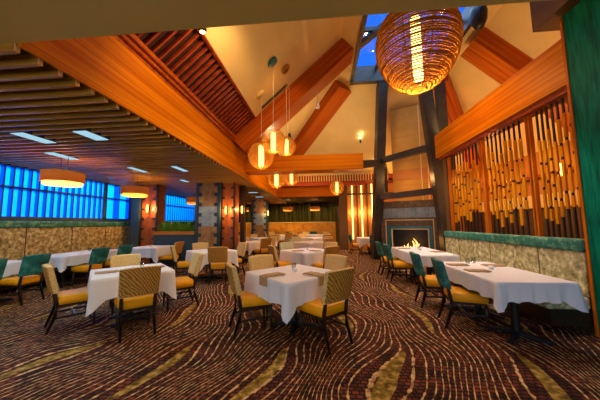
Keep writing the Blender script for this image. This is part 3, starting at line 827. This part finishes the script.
lay(2.42, 6.55, 0, 'fireplace table', spots=[(-.25, .42, -PI/2, 'by the farther green chair'), (.26, -.35, PI/2, 'on the banquette side')], glasses=[(.05, .2, 'behind the candle')])
lay(-6.36, 6.2, 0, 'window table', spots=[(.25, .3, PI/2, 'by the farther green chair')], glasses=[(-.1, .35, 'near the middle'), (-.1, .75, 'at the far end')])
votive(-5.55, 7.85, ZC, 'small white candle holder on the planter front table')
tumbler(-5.65, 7.95, ZC, 'clear drinking glass on the planter front table')

# ------------------------------------------------------------------ columns and planter
def block_column(x0, x1, y, d, label, blue=False):
    e = empty('column', ((x0+x1)/2, y, 0)); w = (x1-x0)/2; tag(e, label, 'column', 'block clad columns')
    MB().box(-w, w, 0, d, 0, 2.96).build('core', M['navy'], e)
    for k in range(16):
        z0 = .06+(k//2)*.36+(.235 if k % 2 else 0); z1 = z0+(.12 if k % 2 else .23)
        ww = w*.56 if k % 2 else w*.84
        MB().box(-ww, ww, -.03, 0, z0, z1).build('block', M['brickblue'] if blue and k in (7, 8, 9, 10) else M['brick'], e, bevel=.006)
    for s in (-1, 1):
        MB().box(s*w-.05, s*w+.05, -.04, .05, 0, 2.96).build('edge_post', M['navy'], e)
    return e
def rust_column(x0, x1, y, d, label):
    e = empty('column', ((x0+x1)/2, y, 0)); w = (x1-x0)/2; tag(e, label, 'column', 'rust copper columns')
    MB().box(-w, w, 0, d, 0, 2.96).build('core', M['rust'], e)
    for s in (-1, 1): MB().box(s*w-.03, s*w+.03, -.03, .04, 0, 2.96).build('edge_post', M['dwood'], e)
    for k in range(8):
        for s in (-1, 1): MB().box(s*w*.72-.05, s*w*.72+.05, -.035, 0, .2+k*.36, .27+k*.36).build('stud', M['dwood'], e)
    return e
def sconce(x, y, z, label, w=9):
    w *= 2.2
    e = empty('wall_sconce', (x, y, z)); tag(e, label, 'wall sconce', 'glowing sconces on the copper columns')
    MB().box(-.03, .03, -.06, 0, -.05, .05).build('bracket', M['black'], e)
    MB().lathe([(.001, -.14), (.022, -.13), (.03, 0), (.022, .13), (.001, .14)], c=(0, -.09, 0), n=10).build('lamp_shade', M['glow'], e)
    point('sconce_light', (x, y-.19, z), AMB, w, .05)
rust_column(-6.62, -6.02, 8.7, .5, 'rust copper column with glowing sconce at the left end of the planter')
trim(MB().box(-6.95, -6.62, 8.6, 9.3, 0, 2.96), M['navy'])
sconce(-6.3, 8.66, 2.05, 'glowing sconce on the copper column left of the planter', 14)
block_column(-4.42, -3.62, 8.6, .5, 'tall column of staggered stone blocks at the right end of the planter', True)
rust_column(-3.58, -3.12, 8.75, .5, 'rust copper column with glowing sconce right of the staggered block column')
sconce(-3.38, 8.71, 1.95, 'glowing sconce on the copper column right of the block column', 14)
block_column(-4.25, -3.35, 15.2, .5, 'distant column of staggered stone blocks near the back panels', True)
sconce(-3.25, 15.15, 2.1, 'glowing sconce on the distant block column', 10)
sconce(-3.02, 9.4, 2.0, 'small glowing sconce behind the copper column in the middle of the hall', 6)
trim(MB().box(-3.12, -2.95, 9.42, 9.6, 0, 2.96), M['dwood'])
pl = empty('planter', (-5.2, 8.75, 0)); tag(pl, 'slate blue planter wall with orange wooden ledge between the columns', 'planter')
MB().box(-.80, .70, -.2, .25, 0, 1.10).build('planter_box', M['navy'], pl)
MB().box(-.81, .72, -.24, -.14, 1.10, 1.22).build('ledge', M['ledge'], pl, bevel=.008)
MB().box(-.81, .72, .19, .27, 1.10, 1.22).build('ledge', M['ledge'], pl, bevel=.008)
MB().box(-.78, .70, -.14, .19, 1.10, 1.16).build('soil', M['soil'], pl)
def leafy(x, y, z, seed, label):
    rn = random.Random(seed); mb = MB()
    for i in range(26):
        a = rn.uniform(0, 2*PI); L_ = rn.uniform(.28, .6); up = rn.uniform(.45, 1.2); w = rn.uniform(.02, .04)
        d = Vector((math.cos(a)*math.cos(up), math.sin(a)*math.cos(up)*.7, math.sin(up))); u = d.cross(Vector((0,0,1))).normalized()*w
        b = Vector((0, 0, 0)); m_ = d*L_*.55+Vector((0,0,.02)); t = d*L_-Vector((0, 0, .06)); n = u.cross(d).normalized()*.004
        mb.hexa([b-u*.3-n, b+u*.3-n, b+u*.3+n, b-u*.3+n], [m_-u-n, m_+u-n, m_+u+n, m_-u+n])
        mb.hexa([m_-u-n, m_+u-n, m_+u+n, m_-u+n], [t-u*.1-n*.3, t+u*.1-n*.3, t+u*.1+n*.3, t-u*.1+n*.3])
    return tag(mb.build('potted_plant', M['leaf'], loc=(x, y, z)), label, 'plant', 'leafy plants in the planter')
pn = ('leftmost', 'second from left', 'third from left', 'fourth from left', 'fifth from left', 'sixth from left', 'rightmost')
for i in range(7): leafy(-5.74+i*.165, 8.77, 1.155, i, 'bushy green plant, %s in the planter' % pn[i])

# ------------------------------------------------------------------ lamps
def drum(x, y, label, w=26, zc=2.43, R=.36):
    e = empty('pendant_lamp', (x, y, zc)); tag(e, label, 'pendant lamp', 'drum pendant lamps')
    MB().lathe([(R, .17), (R, -.05), (R-.008, -.05), (R-.008, .17), (R, .17)], n=32).build('lamp_shade', M['shade'], e)
    MB().lathe([(R-.03, -.05), (R-.035, -.115), (.01, -.12)], n=32).build('diffuser', M['shadelow'], e)
    for s in (-1, 1): MB().tube([(s*.08, 0, .08), (s*.08, 0, .62)], .006, 6).build('cord', M['black'], e)
    MB().bar((-R+.01, 0, .08), (R-.01, 0, .08), .02, .015).build('crossbar', M['black'], e)
    point('drum_bulb', (x, y, zc+.02), AMB, w, .05)
drum(-5.5, 4.85, 'tan drum pendant lamp nearest the camera in front of the windows')
drum(-5.6, 7.05, 'tan drum pendant lamp by the rust copper column')
drum(-5.35, 10.2, 'tan drum pendant lamp behind the planter', 10)
drum(-5.35, 16.9, 'small distant drum pendant lamp left of the distant block column', 9)
drum(-4.15, 17.0, 'distant drum pendant lamp just right of the distant block column', 9)
drum(-2.35, 17.4, 'distant drum pendant lamp left of centre before the back panels', 9)
drum(-.45, 17.4, 'distant drum pendant lamp right of centre before the back panels', 9)

def hoop_lamp(name, x, y, z, R, H, n, hoop, canopy, label, group, w, tube_r, seg=40, egg=0., ribs=6, cx=None, cy=None):
    e = empty(name, (x, y, z)); tag(e, label, 'pendant lamp', group)
    mb = MB()
    for k in range(n):
        t = -1+2*(k+.5)/n; r = R*math.sqrt(max(0.02, 1-t*t))*(1+egg*t)
        zz = t*H/2; tl = .02*math.sin(k*1.7)*R
        mb.tube([(r*math.cos(a), r*math.sin(a), zz+tl*math.cos(a+k*.4)) for a in [2*PI*i/seg for i in range(seg)]], hoop, 5, close=True)
    mb.build('hoop_shade', M['copper'], e)
    mb = MB()
    for i in range(ribs):
        a = 2*PI*i/ribs+.3
        mb.tube([(R*.985*math.sqrt(max(0.0, 1-t*t))*(1+egg*t)*math.cos(a), R*.985*math.sqrt(max(0.0, 1-t*t))*(1+egg*t)*math.sin(a), t*H/2) for t in [-.97+1.94*j/10 for j in range(11)]], hoop*.8, 4)
    mb.build('rib', M['copper'], e)
    if R < .5: MB().lathe([(R*.95*math.sqrt(max(.002, 1-t*t)), t*H*.475) for t in [-1+2*j/14 for j in range(15)]], n=24).build('globe_shade', M['globeskin'], e)
    MB().tube([(0, 0, -H*.38), (0, 0, H*.36)], tube_r, 10).build('light_tube', M['globeglow'], e)
    MB().tube([(0, 0, H*.36), (0, 0, canopy-z)], .006 if R < .5 else .02, 5).build('cord', M['cord'], e)
    if w: point('globe_bulb', (x, y-.0, z-H*.42), AMB, w, .05)
    return e
# giant lantern
hoop_lamp('lantern_pendant', 2.12, 5.3, 5.2, .84, 1.92, 54, .0135, ZT+.4, 'huge copper egg-shaped pendant lantern of stacked hoops under the skylight', 'great hoop lantern', 150, .10, 56, .10, 10)
def disc(x, y, z, label, mat, sl):
    n = Vector((-S, 0, 1)).normalized() if sl else Vector((0, 0, 1))
    o = MB().lathe([(.001, 0), (.13, 0), (.135, .02), (.001, .025)], n=24).build('ceiling_canopy', mat, loc=Vector((x, y, z))-n*.028)
    o.rotation_euler = n.to_track_quat('Z', 'Y').to_euler()
    tag(o, label, 'ceiling plate', 'round plates on the plaster slope')
for x, y, z, R, lab, wtt in ((-1.05, 5.42, 3.29, .27, 'middle and highest of the three clustered hoop globes hanging before the tie beam', 10), (-.83, 6.0, 3.35, .23, 'rightmost of the three clustered hoop globes hanging before the tie beam', 8), (-1.49, 6.1, 3.17, .34, 'leftmost and largest of the three clustered hoop globes hanging before the tie beam', 12)):
    hoop_lamp('globe_pendant', x, y, z, R, 2*R*1.02, 17, .005, zl(x)-.03, lab, 'hoop globe pendants', wtt, R*.2, 30)
for x, y, z, R, lab in ((-1.63, 9.0, 3.12, .36, 'hoop globe hanging just below the tie beam, left of the other one there'), (-1.10, 9.2, 3.15, .27, 'smaller hoop globe just below the tie beam, right of its neighbour'), (.62, 9.9, 2.85, .28, 'lone hoop globe hanging near the right end of the tie beam')):
    hoop_lamp('globe_pendant', x, y, z, R, 2*R*1.02, 15, .006, min(zl(x), 6.7)-.02, lab, 'hoop globe pendants', 9, R*.2, 26)
disc(-1.07, 5.4, zl(-1.07), 'dark round canopy plate on the plaster slope, leftmost of the upper pair', M['teal'], True)
disc(-.85, 6.0, zl(-.85), 'brown round canopy plate on the plaster slope, right of the dark one', M['copper'], True)
disc(-1.52, 6.06, zl(-1.52), 'brass round canopy plate on the plaster slope near the crimson slats', M['gold_trim'], True)
# linear vent in the slope
n_ = Vector((-S, 0, 1)).normalized()
mb = MB(); P0 = Vector((-1.62, 6.62, zl(-1.62)))-n_*.02; P1 = Vector((-.9, 6.62, zl(-.9)))-n_*.02
mb.bar(P0, P1, .1, .02)
tag(mb.build('air_vent', M['void']), 'narrow dark linear air vent beside the big sloping beam', 'air vent')
# small hanging track heads
def head(x, y, z, top, mat, label):
    e = empty('spotlight', (x, y, z)); tag(e, label, 'spotlight', 'small hanging spotlights')
    MB().lathe([(.001, .09), (.03, .09), (.05, .0), (.055, -.09), (.045, -.09), (.001, -.05)], n=14).build('housing', mat, e)
    MB().tube([(0, 0, .08), (0, 0, top-z)], .006, 5).build('cord', M['cord'], e)
head(-.05, 7.2, 4.95, 5.65, M['white'], 'small white hanging spotlight below the big sloping beam')
head(-.82, 6.5, 3.78, zl(-.82), M['black'], 'small black hanging spotlight beside the rightmost clustered globe')
e = empty('loudspeaker', (3.92, 6.05, 6.42)); tag(e, 'dark rounded loudspeaker mounted at the right edge of the skylight', 'loudspeaker')
MB().lathe([(.001, -.28), (.10, -.26), (.17, -.1), (.19, .1), (.15, .26), (.001, .3)], n=20).build('cabinet', M['black'], e)
MB().bar((0, 0, .25), (.22, 0, .52), .05, .05).build('bracket', M['black'], e)
# small bright wall spots on the far slope
def slope_light(x, z, label):
    y = YT0+(ZT-z)/(ZT-3.9)*(YE-YT0)-.08
    e = empty('wall_light', (x, y, z)); tag(e, label, 'wall light', 'small lights on the far plaster slope')
    MB().lathe([(.001, .035), (.028, .03), (.032, -.02), (.001, -.035)], n=12).build('lens', M['spotglow'], e)
    MB().box(-.03, .03, -.02, .06, -.22, -.05).build('bracket', M['black'], e)
    point('slope_light_bulb', (x, y-.15, z+.1), WARM, 3, .04)
slope_light(1.78, 5.2, 'small bright light on the far plaster slope left of the steel column')
slope_light(2.72, 4.35, 'small bright light low on the far plaster slope right of the steel column')
# recessed spotlight on slat / plaster border
e = empty('spotlight', (-1.70, 3.32, 4.28)); tag(e, 'bright starry spotlight at the top of the crimson slats', 'spotlight', 'bright slope spotlight')
MB().lathe([(.001, 0), (.035, 0), (.04, .03), (.001, .05)], n=14).build('lens', M['spotglow'], e)
MB().lathe([(.05, -.005), (.06, .05), (.042, .05), (.038, -.003), (.05, -.005)], n=14).build('housing', M['black'], e)

# ceiling troffers (daylight panels in the slatted ceiling) and downlights
for i, (x, y, w, l, txt) in enumerate(((-4.78, 3.7, .22, .5, 'left one of the nearest pair'), (-3.75, 3.7, .22, .42, 'right one of the nearest pair'), (-5.45, 4.75, .2, .55, 'above the nearest drum lamp'),
                                  (-4.87, 6.2, .13, .6, 'left one of the middle pair'), (-3.72, 6.25, .13, .6, 'right one of the middle pair'), (-4.6, 8.0, .13, .4, 'above the planter'), (-3.2, 11.5, .4, .2, 'beyond the copper column'), (-3.4, 13.5, .4, .2, 'before the distant block column'))):
    e = empty('ceiling_light', (x, y, 2.925)); tag(e, 'slim recessed light panel in the slatted ceiling, '+txt, 'ceiling light', 'light panels in the slatted ceiling')
    MB().box(-w/2, w/2, -l/2, l/2, -.004, .02).build('diffuser', M['panelglow'] if i in (0, 1, 2, 6) else M['strip'] if False else M['panelglow'], e)
    MB().box(-w/2-.02, w/2+.02, -l/2-.02, l/2+.02, .005, .11).build('frame', M['void'], e)
    spot('panel_light', (x, y, 2.93), (x, y, 0), (.5, .84, 1.) if y < 7 else (1, .7, .35), 170 if y < 5 else 60, 120, .12)

# ------------------------------------------------------------------ lights of the hall
def area(name, loc, aim, sx, sy, col, w):
    l = bpy.data.lights.new(name, 'AREA'); l.shape = 'RECTANGLE'; l.size = sx; l.size_y = sy; l.color = col; l.energy = w
    o = bpy.data.objects.new(name, l); C.objects.link(o); o.location = loc
    o.rotation_euler = (Vector(aim)-Vector(loc)).to_track_quat('-Z', 'Y').to_euler(); return o
# unseen spots under the front soffit, no fixtures modelled
for i, (x, y) in enumerate(((-5.5, .6), (-3.2, .6), (-1.2, .6), (.9, .6), (-4.4, -1.6), (-1.6, -1.6), (1.0, -1.6))):
    spot('soffit_spot', (x, y, 2.97), (x, y+.6, 0), (1, .78, .5), 55 if x < -2 else 24, 140, .12)
# added spots without fixtures, washing the roof slopes from beam height
for x, y, z, ax, ay, az, w, ang in ((-1.2, 2.4, 3.9, -.2, 4.6, 6.5, 70, 120), (-1.0, 8.2, 3.8, -.4, 5.2, 5.6, 110, 110), (.0, 8.2, 3.75, -.3, 10.5, 6.2, 130, 110), (3.6, 6.0, 4.15, 5.5, 6.5, 6, 80, 120), (3.6, 7.3, 4.1, 5.6, 9, 5.8, 80, 120), (.9, 8.2, 3.75, 2, 11, 5.5, 110, 110)):
    spot('added_uplight', (x, y, z), (ax, ay, az), (1, .70, .34), w*.8, ang, .08)
for x, y in ((-1.4, 5.0), (-.2, 7.7), (.9, 7.7), (1.3, 6.0), (.6, 4.0)):
    spot('hall_downlight', (x, y, 4.6), (x, y, 0), (1, .86, .68), 85, 100, .12)
spot('beam_wash', (-.5, 4.8, 5.0), (-1.2, 8, 3.6), AMB, 95, 80, .1)
spot('beam_wash', (1.6, 5.3, 3.6), (3.4, 5.6, 3.6), AMB, 22, 130, .2)
spot('fascia_wash', (-.6, 3.2, 4.2), (-2.5, 4.6, 3.3), (1, .6, .25), 160, 120, .1)
spot('fascia_wash', (-.8, 9.5, 4.3), (-2.5, 10.5, 3.3), (1, .55, .2), 160, 120, .1)
spot('fascia_wash', (-.6, 11.0, 3.2), (-.6, 14, 3.3), AMB, 120, 120, .1)
for x in (-5.5, -3, -.8, 1.0): spot('far_downlight', (x, 17.4, 2.95), (x, 18.4, .9), (1, .58, .14), 200, 130, .08)
for x, y in ((-1.2, 15.5), (.4, 15.5), (-1.2, 12.2), (.5, 12.2), (2.6, 12.2)): spot('far_downlight', (x, y, 2.95 if y > 14.1 else 3.3), (x, y, 0), (1, .7, .42), 110, 120, .1)
for x in (1.72, 2.24, 2.8): point('strip_light', (x, 13.95, 2.0), AMB, 28, .1)
for p_ in ((5.6, 5.0, 2.9), (5.6, 8.5, 2.9), (5.8, 11.5, 3.0)): point('side_room_lamp', p_, (1, .42, .12), 120, .15)
point('fire_light', (fx.x+fd.x*.55-.15, fx.y+fd.y*.55-.15, .7), (1, .45, .12), 8, .1)
point('chimney_light', (3.0, 8.9, 2.9), AMB, 24, .1)
point('chimney_light', (3.1, 12.2, 3.0), AMB, 60, .1)
area('added_rear_fill', (-1.5, -3.9, 1.6), (-1.5, 5, 2.2), 8, 2.4, (1, .80, .48), 115)  # added fill light behind the camera, lifts the soffit and front faces
for y0, y1 in ((1.8, 9.3), (10.0, 14.4)):
    area('window_daylight', (-9.6, (y0+y1)/2, 4.6), (-6, (y0+y1)/2, 1.6), y1-y0, 1.6, (.42, .8, 1.), 1500*(y1-y0)/7.5)
area('skylight_daylight', (2.65, 7.0, 7.6), (2.4, 7.3, 0), 2.8, 4., (.5, .72, 1.), 130)
# added spots without fixtures, brightening the right and window banquettes
for y in (4.2, 5.6, 6.9): spot('added_banquette_wash', (2.75, y, 3.2), (3.35, y, .8), (1, .88, .7), 65, 90, .08)
for y in (3.2, 5.0, 6.8): spot('added_banquette_wash', (-6.7, y, 2.93), (-7.25, y, .8), (1, .8, .5), 60, 110, .08)

# ------------------------------------------------------------------ world: dusk sky
w = bpy.data.worlds.new('dusk'); sc.world = w; w.use_nodes = True; nt = w.node_tree
bg = nt.nodes['Background']; tc = nt.nodes.new('ShaderNodeTexCoord'); s = nt.nodes.new('ShaderNodeSeparateXYZ')
nt.links.new(tc.outputs['Generated'], s.inputs[0])
col = ramp(nt, [(0., (.0, .26, .62)), (.18, (.0, .36, .85)), (.45, (.015, .16, .80)), (.9, (.03, .12, .62))], s.outputs[2])
nt.links.new(col, bg.inputs[0]); bg.inputs[1].default_value = 1.5

# ------------------------------------------------------------------ camera
F = 250.6; YAW = math.radians(4.884); P = math.radians(5.342); RO = math.radians(-.66); H = 1.45
fy = Vector((-math.sin(YAW)*math.cos(P), math.cos(YAW)*math.cos(P), math.sin(P)))
r0 = Vector((math.cos(YAW), math.sin(YAW), 0)); u0 = Vector((math.sin(YAW)*math.sin(P), -math.cos(YAW)*math.sin(P), math.cos(P)))
r = math.cos(RO)*r0+math.sin(RO)*u0; up = -math.sin(RO)*r0+math.cos(RO)*u0
cam = bpy.data.cameras.new('camera'); co = bpy.data.objects.new('camera', cam); C.objects.link(co)
co.matrix_world = Matrix(((r.x, up.x, -fy.x, 0), (r.y, up.y, -fy.y, 0), (r.z, up.z, -fy.z, H), (0, 0, 0, 1)))
cam.sensor_width = 36; cam.lens = F/600*36; cam.clip_start = .05; cam.clip_end = 200
sc.camera = co
sc.view_settings.view_transform = 'Standard'; sc.view_settings.look = 'None'; sc.view_settings.gamma = 1.
sc.view_settings.use_curve_mapping = False; sc.view_settings.exposure = 0.
sc.cycles.use_denoising = True
sc.cycles.diffuse_bounces = 3; sc.cycles.max_bounces = 8; sc.cycles.sample_clamp_indirect = 4.
